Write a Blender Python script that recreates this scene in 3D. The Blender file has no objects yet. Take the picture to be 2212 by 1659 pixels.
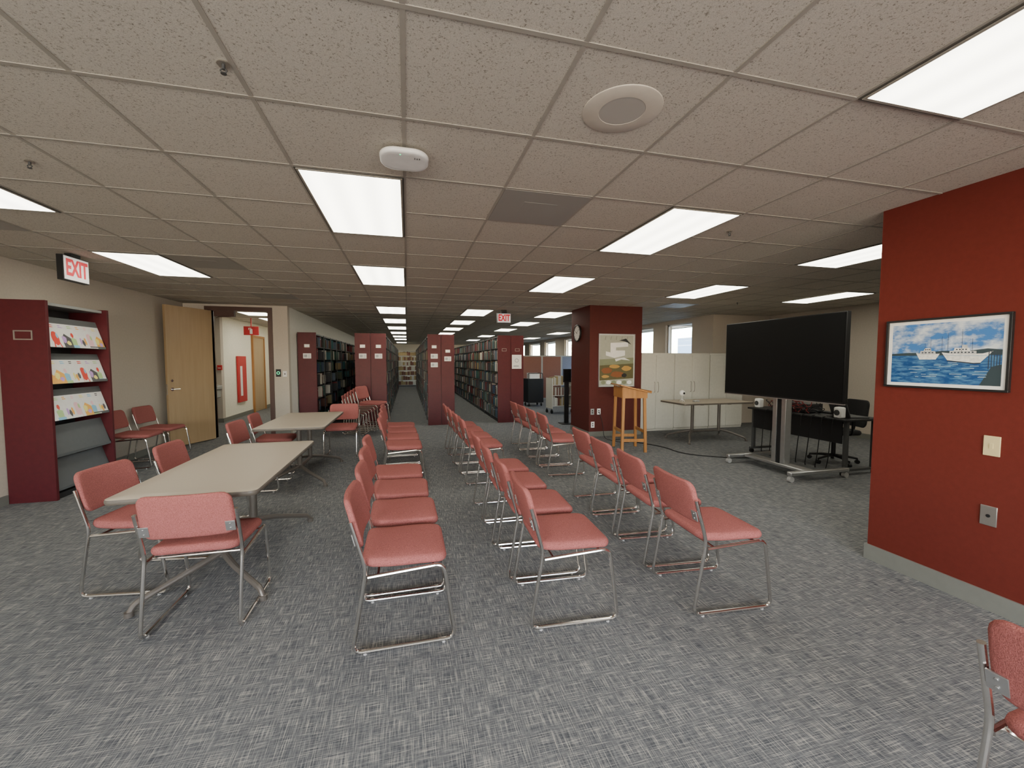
import bpy, bmesh, math, random
from mathutils import Vector, Matrix
random.seed(7)
S=bpy.context.scene
COL=S.collection
PI=math.pi
CEIL=2.60
# ------------------------------------------------------------------ materials
def nodes(name):
    m=bpy.data.materials.new(name); m.use_nodes=True
    nt=m.node_tree; b=nt.nodes['Principled BSDF']
    return m,nt,b
def mat(name,col,rough=.6,metal=0,noise=0,nscale=20,bump=0,bscale=None,emit=0,spec=None,coat=0):
    m,nt,b=nodes(name)
    c=(col[0],col[1],col[2],1)
    b.inputs['Base Color'].default_value=c
    b.inputs['Roughness'].default_value=rough
    b.inputs['Metallic'].default_value=metal
    if spec is not None: b.inputs['Specular IOR Level'].default_value=spec
    if coat: b.inputs['Coat Weight'].default_value=coat
    if emit:
        b.inputs['Emission Color'].default_value=c; b.inputs['Emission Strength'].default_value=emit
    tc=nt.nodes.new('ShaderNodeTexCoord')
    n=nt.nodes.new('ShaderNodeTexNoise'); n.inputs['Scale'].default_value=nscale; n.inputs['Detail'].default_value=4
    nt.links.new(tc.outputs['Object'],n.inputs['Vector'])
    nz=noise if noise else .04
    r=nt.nodes.new('ShaderNodeValToRGB')
    r.color_ramp.elements[0].position=.3; r.color_ramp.elements[1].position=.7
    r.color_ramp.elements[0].color=tuple(max(0,x*(1-nz)) for x in col)+(1,)
    r.color_ramp.elements[1].color=tuple(min(1,x*(1+nz)) for x in col)+(1,)
    nt.links.new(n.outputs['Fac'],r.inputs['Fac']); nt.links.new(r.outputs['Color'],b.inputs['Base Color'])
    if bump:
        n2=nt.nodes.new('ShaderNodeTexNoise'); n2.inputs['Scale'].default_value=bscale or nscale; n2.inputs['Detail'].default_value=3
        nt.links.new(tc.outputs['Object'],n2.inputs['Vector'])
        bp=nt.nodes.new('ShaderNodeBump'); bp.inputs['Strength'].default_value=bump; bp.inputs['Distance'].default_value=.004
        nt.links.new(n2.outputs['Fac'],bp.inputs['Height']); nt.links.new(bp.outputs['Normal'],b.inputs['Normal'])
    return m
def carpet_mat():
    m,nt,b=nodes('carpet'); N=nt.nodes; L=nt.links
    b.inputs['Roughness'].default_value=.95; b.inputs['Specular IOR Level'].default_value=.1
    tc=N.new('ShaderNodeTexCoord')
    outs=[]
    for sc,off in (((9,230,1),0),((230,9,1),7.3)):
        mp=N.new('ShaderNodeMapping'); mp.inputs['Scale'].default_value=sc; mp.inputs['Location'].default_value=(off,off,0)
        L.new(tc.outputs['Object'],mp.inputs['Vector'])
        n=N.new('ShaderNodeTexNoise'); n.inputs['Scale'].default_value=1; n.inputs['Detail'].default_value=3; n.inputs['Roughness'].default_value=.65
        L.new(mp.outputs['Vector'],n.inputs['Vector']); outs.append(n.outputs['Fac'])
    mx=N.new('ShaderNodeMath'); mx.operation='MAXIMUM'; L.new(outs[0],mx.inputs[0]); L.new(outs[1],mx.inputs[1])
    ad=N.new('ShaderNodeMath'); ad.operation='ADD'; L.new(outs[0],ad.inputs[0]); L.new(outs[1],ad.inputs[1])
    av=N.new('ShaderNodeMath'); av.operation='MULTIPLY_ADD'; av.inputs[1].default_value=.5; L.new(ad.outputs[0],av.inputs[0]); L.new(mx.outputs[0],av.inputs[2])
    hf=N.new('ShaderNodeMath'); hf.operation='MULTIPLY'; hf.inputs[1].default_value=.5; L.new(av.outputs[0],hf.inputs[0])
    r=N.new('ShaderNodeValToRGB'); e=r.color_ramp.elements
    e[0].position=.41; e[0].color=(.060,.066,.076,1)
    e[1].position=.66; e[1].color=(.42,.405,.36,1)
    k=r.color_ramp.elements.new(.54); k.color=(.160,.168,.176,1)
    L.new(hf.outputs[0],r.inputs['Fac'])
    n3=N.new('ShaderNodeTexNoise'); n3.inputs['Scale'].default_value=1.3; L.new(tc.outputs['Object'],n3.inputs['Vector'])
    mul=N.new('ShaderNodeMixRGB'); mul.blend_type='MULTIPLY'; mul.inputs['Fac'].default_value=.12
    L.new(r.outputs['Color'],mul.inputs['Color1']); L.new(n3.outputs['Fac'],mul.inputs['Color2'])
    L.new(mul.outputs['Color'],b.inputs['Base Color'])
    bp=N.new('ShaderNodeBump'); bp.inputs['Strength'].default_value=.3; bp.inputs['Distance'].default_value=.002
    L.new(hf.outputs[0],bp.inputs['Height']); L.new(bp.outputs['Normal'],b.inputs['Normal'])
    return m
def tile_mat():
    m,nt,b=nodes('ceiling_tile'); N=nt.nodes; L=nt.links
    b.inputs['Roughness'].default_value=.95; b.inputs['Specular IOR Level'].default_value=.1
    tc=N.new('ShaderNodeTexCoord')
    n=N.new('ShaderNodeTexNoise'); n.inputs['Scale'].default_value=125; n.inputs['Detail'].default_value=4; n.inputs['Roughness'].default_value=.7
    L.new(tc.outputs['Object'],n.inputs['Vector'])
    r=N.new('ShaderNodeValToRGB'); e=r.color_ramp.elements
    e[0].position=.34; e[0].color=(.23,.205,.165,1)
    e[1].position=.45; e[1].color=(.60,.56,.485,1)
    L.new(n.outputs['Fac'],r.inputs['Fac'])
    n2=N.new('ShaderNodeTexNoise'); n2.inputs['Scale'].default_value=300; n2.inputs['Detail'].default_value=2
    L.new(tc.outputs['Object'],n2.inputs['Vector'])
    r2=N.new('ShaderNodeValToRGB'); r2.color_ramp.elements[0].position=.3; r2.color_ramp.elements[1].position=.6
    r2.color_ramp.elements[0].color=(.70,.70,.70,1)
    L.new(n2.outputs['Fac'],r2.inputs['Fac'])
    mul=N.new('ShaderNodeMixRGB'); mul.blend_type='MULTIPLY'; mul.inputs['Fac'].default_value=.8
    L.new(r.outputs['Color'],mul.inputs['Color1']); L.new(r2.outputs['Color'],mul.inputs['Color2'])
    L.new(mul.outputs['Color'],b.inputs['Base Color'])
    bp=N.new('ShaderNodeBump'); bp.inputs['Strength'].default_value=.3; bp.inputs['Distance'].default_value=.002
    L.new(n.outputs['Fac'],bp.inputs['Height']); L.new(bp.outputs['Normal'],b.inputs['Normal'])
    return m
def wood_mat(name,c1,c2,axis='Z',rough=.4):
    m,nt,b=nodes(name); N=nt.nodes; L=nt.links
    b.inputs['Roughness'].default_value=rough
    tc=N.new('ShaderNodeTexCoord'); mp=N.new('ShaderNodeMapping')
    s={'X':(1.5,25,25),'Y':(25,1.5,25),'Z':(25,25,1.5)}[axis]; mp.inputs['Scale'].default_value=s
    L.new(tc.outputs['Object'],mp.inputs['Vector'])
    n=N.new('ShaderNodeTexNoise'); n.inputs['Scale'].default_value=1; n.inputs['Detail'].default_value=5
    L.new(mp.outputs['Vector'],n.inputs['Vector'])
    r=N.new('ShaderNodeValToRGB'); r.color_ramp.elements[0].position=.3; r.color_ramp.elements[1].position=.7
    r.color_ramp.elements[0].color=c1+(1,); r.color_ramp.elements[1].color=c2+(1,)
    L.new(n.outputs['Fac'],r.inputs['Fac']); L.new(r.outputs['Color'],b.inputs['Base Color'])
    return m
def lens_mat(st):
    m,nt,b=nodes('light_lens'); N=nt.nodes; L=nt.links
    b.inputs['Base Color'].default_value=(.9,.9,.85,1)
    b.inputs['Emission Color'].default_value=(1,.955,.80,1)
    tc=N.new('ShaderNodeTexCoord'); sp=N.new('ShaderNodeSeparateXYZ'); L.new(tc.outputs['Object'],sp.inputs[0])
    a=N.new('ShaderNodeMath'); a.operation='MULTIPLY'; a.inputs[1].default_value=2*PI/.2; L.new(sp.outputs['X'],a.inputs[0])
    c=N.new('ShaderNodeMath'); c.operation='COSINE'; L.new(a.outputs[0],c.inputs[0])
    d=N.new('ShaderNodeMath'); d.operation='MULTIPLY_ADD'; d.inputs[1].default_value=.12*st; d.inputs[2].default_value=st
    L.new(c.outputs[0],d.inputs[0]); L.new(d.outputs[0],b.inputs['Emission Strength'])
    return m
def perf_mat(name,c1,c2,scale):
    m,nt,b=nodes(name); N=nt.nodes; L=nt.links
    tc=N.new('ShaderNodeTexCoord'); v=N.new('ShaderNodeTexVoronoi'); v.inputs['Scale'].default_value=scale; v.inputs['Randomness'].default_value=0
    L.new(tc.outputs['Object'],v.inputs['Vector'])
    r=N.new('ShaderNodeValToRGB'); r.color_ramp.elements[0].position=.3; r.color_ramp.elements[1].position=.4
    r.color_ramp.elements[0].color=c1+(1,); r.color_ramp.elements[1].color=c2+(1,)
    L.new(v.outputs['Distance'],r.inputs['Fac']); L.new(r.outputs['Color'],b.inputs['Base Color'])
    return m
def glass_mat():
    m=bpy.data.materials.new('window_glass'); m.use_nodes=True; nt=m.node_tree; nt.nodes.clear()
    o=nt.nodes.new('ShaderNodeOutputMaterial'); t=nt.nodes.new('ShaderNodeBsdfTransparent'); g=nt.nodes.new('ShaderNodeBsdfGlossy')
    g.inputs['Roughness'].default_value=.02; mx=nt.nodes.new('ShaderNodeMixShader'); mx.inputs[0].default_value=.06
    nt.links.new(t.outputs[0],mx.inputs[1]); nt.links.new(g.outputs[0],mx.inputs[2]); nt.links.new(mx.outputs[0],o.inputs[0])
    return m

M={}
M['carpet']=carpet_mat(); M['tile']=tile_mat()
M['grid']=mat('ceiling_grid',(.34,.315,.27),.7)
M['beige']=mat('beige_paint',(.51,.455,.385),.8,noise=.04,nscale=40,bump=.1,bscale=200)
M['white_wall']=mat('pale_paint',(.70,.67,.60),.8)
M['hall']=mat('hall_paint',(.85,.82,.70),.8)
M['red']=mat('red_paint',(.118,.020,.014),.8,noise=.06,nscale=30,bump=.15,bscale=250,spec=.15)
M['maroon_wall']=mat('maroon_paint',(.082,.016,.013),.7,noise=.06,nscale=30,spec=.3)
M['base']=mat('baseboard_rubber',(.17,.175,.155),.5)
M['maroon']=mat('maroon_laminate',(.085,.011,.015),.5,noise=.08,spec=.3)
M['black']=mat('black_metal',(.018,.019,.02),.45)
M['darkgrey']=mat('dark_grey_metal',(.05,.052,.053),.5)
M['grey']=mat('grey_metal',(.30,.31,.30),.45)
M['greylam']=mat('grey_enamel',(.11,.12,.125),.45)
M['fabric']=mat('rose_red_fabric',(.315,.108,.100),.95,noise=.28,nscale=220,bump=.7,bscale=300,spec=.05)
M['chrome']=mat('chrome',(.78,.76,.73),.15,metal=1)
M['alum']=mat('aluminium',(.50,.50,.50),.35,metal=.9)
M['glide']=mat('grey_plastic',(.35,.35,.34),.5)
M['tabletop']=mat('beige_laminate',(.42,.36,.285),.42,noise=.03,nscale=200,spec=.3)
M['tabedge']=mat('table_edge',(.10,.085,.07),.5)
M['taupe']=mat('taupe_metal',(.13,.115,.10),.4,metal=.3)
M['oak']=wood_mat('oak_veneer',(.38,.26,.14),(.42,.295,.165),'Z')
M['honey']=wood_mat('honey_wood',(.34,.145,.035),(.44,.20,.055),'Z')
M['brown']=mat('brown_frame',(.07,.03,.02),.4)
M['white']=mat('white_plastic',(.80,.80,.78),.4)
M['offwhite']=mat('cream_plastic',(.60,.50,.27),.4)
M['paper']=mat('paper',(.78,.78,.76),.7)
M['greyprint']=mat('grey_print',(.35,.36,.38),.7)
M['cab']=mat('putty_enamel',(.60,.59,.53),.4)
M['screen']=mat('tv_screen',(.006,.0065,.007),.45,spec=.2)
M['blackpl']=mat('black_plastic',(.012,.012,.013),.45,spec=.35)
M['lens']=lens_mat(8.0)
M['fixture']=mat('fixture_frame',(.30,.28,.24),.5)
M['fixdark']=mat('fixture_gap',(.07,.065,.055),.6)
M['vent']=perf_mat('vent_perforated',(.13,.125,.115),(.30,.29,.265),120)
M['grille']=perf_mat('speaker_grille',(.13,.12,.105),(.42,.40,.36),80)
M['signred']=mat('sign_red',(.65,.01,.03),.5,emit=.25)
M['signwhite']=mat('sign_white',(.80,.76,.75),.5,emit=.35)
M['signface']=mat('red_sign',(.50,.02,.025),.5)
M['green']=mat('green_led',(.05,.8,.3),.5,emit=2.5)
M['glass']=glass_mat()
M['steel']=mat('steel_plate',(.40,.38,.35),.35,metal=.8)
M['blackmat']=mat('black_mesh_fabric',(.02,.02,.022),.9,noise=.4,nscale=300)
BC=[(.05,.02,.02),(.20,.02,.025),(.02,.05,.10),(.02,.08,.06),(.03,.03,.035),(.45,.42,.36),(.10,.14,.20),(.30,.22,.10),(.02,.12,.14),(.60,.58,.52),(.14,.05,.03),(.05,.07,.04)]
M['books']=[mat('book_cloth_%d'%i,c,.6) for i,c in enumerate(BC)]
# ------------------------------------------------------------------ mesh helpers
def box(bm,x0,x1,y0,y1,z0,z1,mi=0,T=None):
    vs=[bm.verts.new(Vector((x,y,z)) if T is None else T@Vector((x,y,z))) for x in (x0,x1) for y in (y0,y1) for z in (z0,z1)]
    for f in ((0,1,3,2),(4,6,7,5),(0,4,5,1),(2,3,7,6),(0,2,6,4),(1,5,7,3)):
        fc=bm.faces.new([vs[i] for i in f]); fc.material_index=mi
def frame_of(d):
    d=d.normalized(); up=Vector((0,0,1)) if abs(d.z)<.9 else Vector((1,0,0))
    u=d.cross(up).normalized(); return u,d.cross(u).normalized()
def fillet(pts,rad,n=5):
    pts=[Vector(p) for p in pts]; out=[pts[0]]
    for i in range(1,len(pts)-1):
        a,b,c=pts[i-1],pts[i],pts[i+1]
        r=min(rad,(a-b).length*.48,(c-b).length*.48)
        p=b+(a-b).normalized()*r; q=b+(c-b).normalized()*r
        for k in range(n+1):
            t=k/n; out.append(p*(1-t)**2+b*2*t*(1-t)+q*t*t)
    out.append(pts[-1]); return out
def sweep(bm,pts,r,seg=10,mi=0,r2=None):
    pts=[Vector(p) for p in pts]; n=len(pts)
    t0=(pts[1]-pts[0]).normalized(); u,v=frame_of(t0); rings=[]
    for i,p in enumerate(pts):
        if i==0: t=t0
        elif i==n-1: t=(pts[-1]-pts[-2]).normalized()
        else: t=((pts[i]-pts[i-1]).normalized()+(pts[i+1]-pts[i]).normalized()).normalized()
        u=(u-t*u.dot(t)).normalized(); v=t.cross(u)
        rr=r if r2 is None else r+(r2-r)*i/(n-1)
        rings.append([bm.verts.new(p+(u*math.cos(a)+v*math.sin(a))*rr) for a in [2*PI*k/seg for k in range(seg)]])
    for i in range(n-1):
        for k in range(seg):
            f=bm.faces.new((rings[i][k],rings[i][(k+1)%seg],rings[i+1][(k+1)%seg],rings[i+1][k])); f.material_index=mi
    for rg in (rings[0],rings[-1]):
        f=bm.faces.new(rg); f.material_index=mi
def cyl(bm,p0,p1,r0,r1=None,seg=20,mi=0):
    sweep(bm,[p0,p1],r0,seg,mi,r1)
def rrect(hw,hd,r,n=4,m=4):
    out=[]
    cs=[(hw-r,hd-r,0),(-hw+r,hd-r,PI/2),(-hw+r,-hd+r,PI),(hw-r,-hd+r,1.5*PI)]
    for i,(cx,cy,a0) in enumerate(cs):
        arc=[(cx+r*math.cos(a0+k*PI/2/n),cy+r*math.sin(a0+k*PI/2/n)) for k in range(n+1)]
        out+=arc
        nx,ny,na=cs[(i+1)%4]; q=(nx+r*math.cos(na),ny+r*math.sin(na)); p=arc[-1]
        for k in range(1,m): out.append((p[0]+(q[0]-p[0])*k/m,p[1]+(q[1]-p[1])*k/m))
    return out
def cushion(bm,hw,hd,t,r,e,fn=None,mi=0,core=(.25,.5,.8),topmi=None,n=4,m=4):
    fn=fn or (lambda x,y,z:Vector((x,y,z)))
    mn=min(hw,hd)-e; rings=[]
    for f in reversed(core): rings.append((e+f*mn,0))
    for k in range(7):
        a=-PI/2+PI*k/6; rings.append((e*(1-math.cos(a)),t/2+t/2*math.sin(a)))
    for f in core: rings.append((e+f*mn,t))
    V=[]
    for ins,z in rings:
        V.append([bm.verts.new(fn(x,y,z)) for x,y in rrect(hw-ins,hd-ins,max(r-ins,.002),n,m)])
    for i in range(len(V)-1):
        L=len(V[i])
        for k in range(L):
            f=bm.faces.new((V[i][k],V[i][(k+1)%L],V[i+1][(k+1)%L],V[i+1][k])); f.material_index=mi if (topmi is None or i<8) else topmi
    f=bm.faces.new(V[0]); f.material_index=mi
    f=bm.faces.new(V[-1]); f.material_index=mi if topmi is None else topmi
def poly(bm,pts,y,mi=0):
    f=bm.faces.new([bm.verts.new((p[0],y,p[1])) for p in pts]); f.material_index=mi; return f
def slab(bm,pts,y0,y1,mi=0):
    a=[bm.verts.new((p[0],y0,p[1])) for p in pts]; b=[bm.verts.new((p[0],y1,p[1])) for p in pts]; n=len(pts)
    fs=[bm.faces.new(a),bm.faces.new(b)]+[bm.faces.new((a[i],a[(i+1)%n],b[(i+1)%n],b[i])) for i in range(n)]
    for f in fs: f.material_index=mi
def mk(name,bm,mats,parent=None,smooth=True,bevel=0,loc=None,rot=None,label=None):
    bmesh.ops.recalc_face_normals(bm,faces=bm.faces[:])
    me=bpy.data.meshes.new(name); bm.to_mesh(me); bm.free()
    for m in (mats if isinstance(mats,list) else [mats]): me.materials.append(m)
    if smooth:
        me.polygons.foreach_set('use_smooth',[True]*len(me.polygons)); me.set_sharp_from_angle(angle=math.radians(35))
    o=bpy.data.objects.new(name,me); COL.objects.link(o)
    if parent: o.parent=parent
    if loc: o.location=loc
    if rot: o.rotation_euler=rot
    if bevel:
        b=o.modifiers.new('bevel','BEVEL'); b.width=bevel; b.segments=2; b.limit_method='ANGLE'
    if label: o['label']=label
    return o
def B(): return bmesh.new()
def tag(o,label,cat,group=None):
    o['label']=label; o['category']=cat
    if group: o['group']=group
    return o
def root(name,label,cat,loc=(0,0,0),rz=0,group=None):
    o=bpy.data.objects.new(name,None); o.empty_display_size=.1; COL.objects.link(o)
    o.location=loc; o.rotation_euler=(0,0,rz); return tag(o,label,cat,group)
def dup(rt,loc,rz=0,label=None,rot=None):
    n=rt.copy(); COL.objects.link(n); n.location=loc; n.rotation_euler=rot or (0,0,rz)
    if label: n['label']=label
    def rec(o,p):
        for c in [q for q in bpy.data.objects if q.parent==o]:
            k=c.copy(); COL.objects.link(k); k.parent=p; rec(c,k)
    rec(rt,n); return n
def struct(o,label=None):
    o['kind']='structure'
    if label: o['label']=label
    return o
def text_obj(name,body,size,material,parent,loc,rot,ext=.002,bold=.0,sx=1):
    cu=bpy.data.curves.new('t','FONT'); cu.body=body; cu.size=size; cu.extrude=ext; cu.offset=bold; cu.align_x='CENTER'; cu.align_y='CENTER'
    t=bpy.data.objects.new('t',cu); COL.objects.link(t); bpy.context.view_layer.update()
    me=bpy.data.meshes.new_from_object(t); bpy.data.objects.remove(t); me.name=name
    me.materials.clear(); me.materials.append(material)
    for p in me.polygons: p.material_index=0
    o=bpy.data.objects.new(name,me); COL.objects.link(o); o.parent=parent; o.location=loc; o.rotation_euler=rot; o.scale=(sx,1,1)
    return o
# ------------------------------------------------------------------ room shell
bm=B(); box(bm,-5.6,9.0,-3.3,28.3,-.1,0); struct(mk('floor',bm,M['carpet'],smooth=False),'grey heathered woven carpet floor')
bm=B(); box(bm,-5.6,9.0,-3.3,28.3,CEIL+.004,CEIL+.1,0)
for k in range(-9,15):
    x=.61*k; box(bm,x-.009,x+.009,-3.3,28.3,CEIL+.001,CEIL+.007,1)
k=-8
while 1.375+.61*k<28.2:
    y=1.375+.61*k; box(bm,-5.6,9,y-.009,y+.009,CEIL+.0005,CEIL+.007,1); k+=1
struct(mk('ceiling',bm,[M['tile'],M['grid']],smooth=False),'suspended ceiling of speckled mineral tiles in a metal grid')
def wall(name,boxes,m,label):
    bm=B()
    for b in boxes: box(bm,*b)
    return struct(mk(name,bm,m,smooth=False),label)
H=CEIL+.05
wall('wall_left',[(-4.25,-4.1,-3.3,9.15,0,H)],M['beige'],'beige painted wall')
wall('wall_doorway',[(-4.25,-3.66,9.15,9.3,0,H),(-2.66,-2.31,9.15,9.3,0,H),(-3.66,-2.66,9.15,9.3,2.50,H)],M['beige'],'beige wall with a tall doorway')
wall('wall_stacks',[(-2.46,-2.31,9.3,28.3,0,H)],M['white_wall'],'pale wall along the book stacks')
wall('wall_back',[(-2.46,7.2,28,28.3,0,H)],M['white_wall'],'pale far wall')
wins=[(9.05,10.15),(10.75,12.3),(13.6,15.2),(16.4,17.8),(19.0,20.6),(21.4,23.4),(24.4,26.4)]
bx=[]; yy=8.3
for a,b in wins:
    bx.append((7.0,7.2,yy,a,0,H)); bx.append((7.0,7.2,a,b,0,1.0)); bx.append((7.0,7.2,a,b,2.5,H)); yy=b
bx.append((7.0,7.2,yy,28,0,H)); bx.append((7.2,8.75,8.3,8.45,0,H))
wall('wall_window_side',bx,M['beige'],'beige exterior wall with tall windows')
for i,(a,b) in enumerate(wins):
    r=bpy.data.objects.new('window_%d'%(i+1),None); COL.objects.link(r); r.location=(7.1,(a+b)/2,1.0); struct(r,'tall aluminium framed window'); h=(b-a)/2
    bm=B()
    box(bm,-.03,.03,-h,-h+.04,0,1.5); box(bm,-.03,.03,h-.04,h,0,1.5); box(bm,-.03,.03,-h,h,0,.04); box(bm,-.03,.03,-h,h,1.46,1.5)
    mk('window_frame',bm,M['alum'],r,False)
    bm=B(); box(bm,-.004,.004,-h+.04,h-.04,.04,1.46); mk('window_pane',bm,M['glass'],r,False)
wall('wall_right',[(8.6,8.75,-3.3,8.3,0,H)],M['beige'],'beige painted wall')
bxr=[]; xx=-4.1
rw=[(-3.4,-1.9),(-1.2,.3),(1.0,2.5)]  # invented windows, unseen behind the camera, added to let in fill light
for a,b in rw:
    bxr+= [(xx,a,-3.3,-3.1,0,H),(a,b,-3.3,-3.1,0,.9),(a,b,-3.3,-3.1,2.4,H)]; xx=b
bxr.append((xx,8.6,-3.3,-3.1,0,H))
wall('wall_rear',bxr,M['white_wall'],'pale wall with added window openings')
for i,(a,b) in enumerate(rw):
    r=bpy.data.objects.new('window_%d'%(i+8),None); COL.objects.link(r); r.location=((a+b)/2,-3.2,.9); struct(r,'wide unseen window added for fill light'); h=(b-a)/2
    bm=B(); box(bm,-h,-h+.04,-.03,.03,0,1.5); box(bm,h-.04,h,-.03,.03,0,1.5); box(bm,-h,h,-.03,.03,0,.04); box(bm,-h,h,-.03,.03,1.46,1.5)
    mk('window_frame',bm,M['alum'],r,False)
    bm=B(); box(bm,-h+.04,h-.04,-.004,.004,.04,1.46); mk('window_pane',bm,M['glass'],r,False)
wall('wall_red',[(3.40,3.66,-3.1,2.32,0,H)],M['red'],'red painted partition wall')
wall('wall_pillar',[(3.49,4.64,7.52,8.45,0,H)],M['maroon_wall'],'maroon painted square column')
wall('wall_hall_side',[(-4.55,-4.4,11.65,15.5,0,H)],M['hall'],'cream corridor wall')
wall('wall_hall_niche',[(-5.5,-4.4,11.5,11.65,0,H),(-5.6,-5.5,9.3,11.65,0,H),(-5.5,-4.25,9.2,9.3,0,H)],M['beige'],'beige corridor corner')
wall('wall_hall_end',[(-4.55,-2.46,15.5,15.6,0,H)],M['hall'],'cream corridor end wall')
def baseb(name,boxes):
    bm=B()
    for b in boxes: box(bm,*b)
    struct(mk(name,bm,M['base'],smooth=False),'grey rubber baseboard')
baseb('baseboard_left',[(-4.1,-4.088,-3.1,5.44,0,.1),(-4.1,-4.088,6.42,9.15,0,.1)])
baseb('baseboard_doorway',[(-2.58,-2.31,9.138,9.15,0,.1),(-4.1,-3.74,9.138,9.15,0,.1)])
baseb('baseboard_red',[(3.386,3.40,-3.1,2.334,0,.115),(3.40,3.66,2.32,2.334,0,.115)])
baseb('baseboard_pillar',[(3.478,4.652,7.508,7.52,0,.1),(3.478,3.49,7.52,8.45,0,.1)])
baseb('baseboard_hall',[(-4.4,-4.388,11.49,15.5,0,.1),(-5.5,-4.388,11.488,11.5,0,.1)])
baseb('baseboard_right',[(8.588,8.6,-3.1,8.3,0,.1)])
bm=B(); box(bm,-3.74,-3.66,9.12,9.33,0,2.56); box(bm,-2.66,-2.58,9.12,9.33,0,2.56); box(bm,-3.66,-2.66,9.12,9.33,2.48,2.56)
struct(mk('trim_1',bm,M['brown'],smooth=False),'dark brown door frame')
ang=math.atan2(-.82,-.36)
d=bpy.data.objects.new('door_1',None); COL.objects.link(d); d.location=(-3.63,9.10,0); d.rotation_euler=(0,0,ang); struct(d,'open oak veneer door with chrome lever handle')
bm=B(); box(bm,0,.90,-.022,.022,.012,2.47); mk('door_panel',bm,M['oak'],d,bevel=.002)
bm=B()
for s in (1,-1):
    cyl(bm,(.83,.022*s,1.02),(.83,.03*s,1.02),.03); cyl(bm,(.83,.03*s,1.02),(.83,.06*s,1.02),.009); sweep(bm,[(.84,.06*s,1.02),(.72,.062*s,1.02)],.009)
mk('door_handle',bm,M['chrome'],d)
bm=B(); cyl(bm,(.83,.022,1.17),(.83,.032,1.17),.022); box(bm,.899,.903,-.012,.012,.93,1.11); mk('door_lock',bm,M['chrome'],d)
bm=B()
for z in (.25,1.25,2.2): cyl(bm,(0,-.026,z),(0,-.026,z+.11),.008)
mk('hinge',bm,M['steel'],d)
d=bpy.data.objects.new('door_2',None); COL.objects.link(d); d.location=(-4.4,13.6,0); struct(d,'closed oak door in the corridor')
bm=B(); box(bm,.001,.03,.0,.92,.01,2.2); mk('door_panel',bm,M['oak'],d)
bm=B(); box(bm,.001,.05,-.06,0,0,2.26); box(bm,.001,.05,.92,.98,0,2.26); box(bm,.001,.05,0,.92,2.2,2.26); mk('door_casing',bm,M['honey'],d)
bm=B(); box(bm,-.17,.17,-.09,0,0,.11); sweep(bm,[(.1,-.05,.0),(-.05,-.2,-.02),(-.13,-.06,-.03)],.008)
tag(mk('door_closer',bm,M['brown'],bevel=.004,loc=(-3.38,9.12,2.36)),'dark metal door closer on the door frame','door closer')
# ------------------------------------------------------------------ ceiling fixtures
def troffer(x,y,first=[None]):
    lab='recessed fluorescent ceiling light with glowing prismatic lens'
    if first[0] is None:
        r=root('ceiling_light',lab,'ceiling light',(x+.305,y+.61,CEIL),0,'recessed ceiling lights')
        a,b=.300,.605
        bm=B()
        for q in ((-a,a,-b,-b+.009),(-a,a,b-.009,b),(-a,-a+.009,-b+.009,b-.009),(a-.009,a,-b+.009,b-.009)): box(bm,q[0],q[1],q[2],q[3],-.004,.0,0)
        a-=.009; b-=.009
        for q in ((-a,a,-b,-b+.012),(-a,a,b-.012,b),(-a,-a+.012,-b+.012,b-.012),(a-.012,a,-b+.012,b-.012)): box(bm,q[0],q[1],q[2],q[3],-.008,.0,1)
        mk('light_frame',bm,[M['fixdark'],M['fixture']],r,False)
        bm=B(); cushion(bm,a-.012,b-.012,.008,.004,.003,lambda x,y,z:Vector((x,y,z-.009))); mk('light_lens',bm,M['lens'],r)
        first[0]=r; return r
    return dup(first[0],(x+.305,y+.61,CEIL))
LP=[(-.61,-2.285),(-.61,2.595),(-.61,5.035),(-.61,8.695),(-.61,11.135),(-.61,13.575),(-.61,16.015),(-.61,18.455),(-.61,20.895),(-.61,24.555),  # the unseen row behind the camera is added for lighting
(1.83,-2.285),(1.83,.155),(1.83,2.595),(1.83,5.035),(1.22,8.695),(1.22,11.135),(1.22,13.575),(1.22,16.015),(1.22,18.455),(1.22,22.115),
(4.27,.155),(4.27,2.595),(4.27,5.035),(3.05,8.695),(3.05,11.135),(3.05,13.575),(3.05,17.235),(3.05,20.895),(5.49,11.135),(5.49,14.795),(5.49,18.455),
(6.71,.155),(6.71,2.595),(6.71,5.035),(-3.05,-2.285),(-3.05,.155),(-3.05,2.595),(-3.05,5.035),(-3.66,9.915),(-3.66,11.745),(-3.66,13.575)]
for x,y in LP: troffer(x,y)
v0=None
for x,y in ((.61,2.595),(-2.44,5.035),(-3.66,3.815),(-2.44,7.475),(4.88,6.865)):
    if v0 is None:
        bm=B(); box(bm,-.294,.294,-.294,.294,-.004,0,0); box(bm,-.12,.12,-.12,.12,-.005,-.004,0)
        v0=tag(mk('air_vent',bm,M['vent'],smooth=False,loc=(x+.305,y+.305,CEIL+.003)),'grey perforated air return panel in the ceiling grid','air vent','ceiling vents')
    else: dup(v0,(x+.305,y+.305,CEIL+.003))
r=root('ceiling_speaker','round cream ceiling speaker with perforated grille','speaker',(.925,1.69,CEIL+.004))
bm=B(); sg=48
prof=[(.172,0),(.171,-.003),(.166,-.005),(.100,-.006),(.098,-.004),(.098,0)]
rr=[[bm.verts.new((p*math.cos(2*PI*k/sg),p*math.sin(2*PI*k/sg),z)) for k in range(sg)] for p,z in prof]
for i in range(len(rr)-1):
    for k in range(sg): bm.faces.new((rr[i][k],rr[i][(k+1)%sg],rr[i+1][(k+1)%sg],rr[i+1][k]))
mk('speaker_rim',bm,mat('speaker_cream',(.57,.52,.44),.6),r)
bm=B(); cyl(bm,(0,0,-.005),(0,0,-.001),.0985,seg=48); mk('speaker_grille',bm,M['grille'],r)
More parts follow.
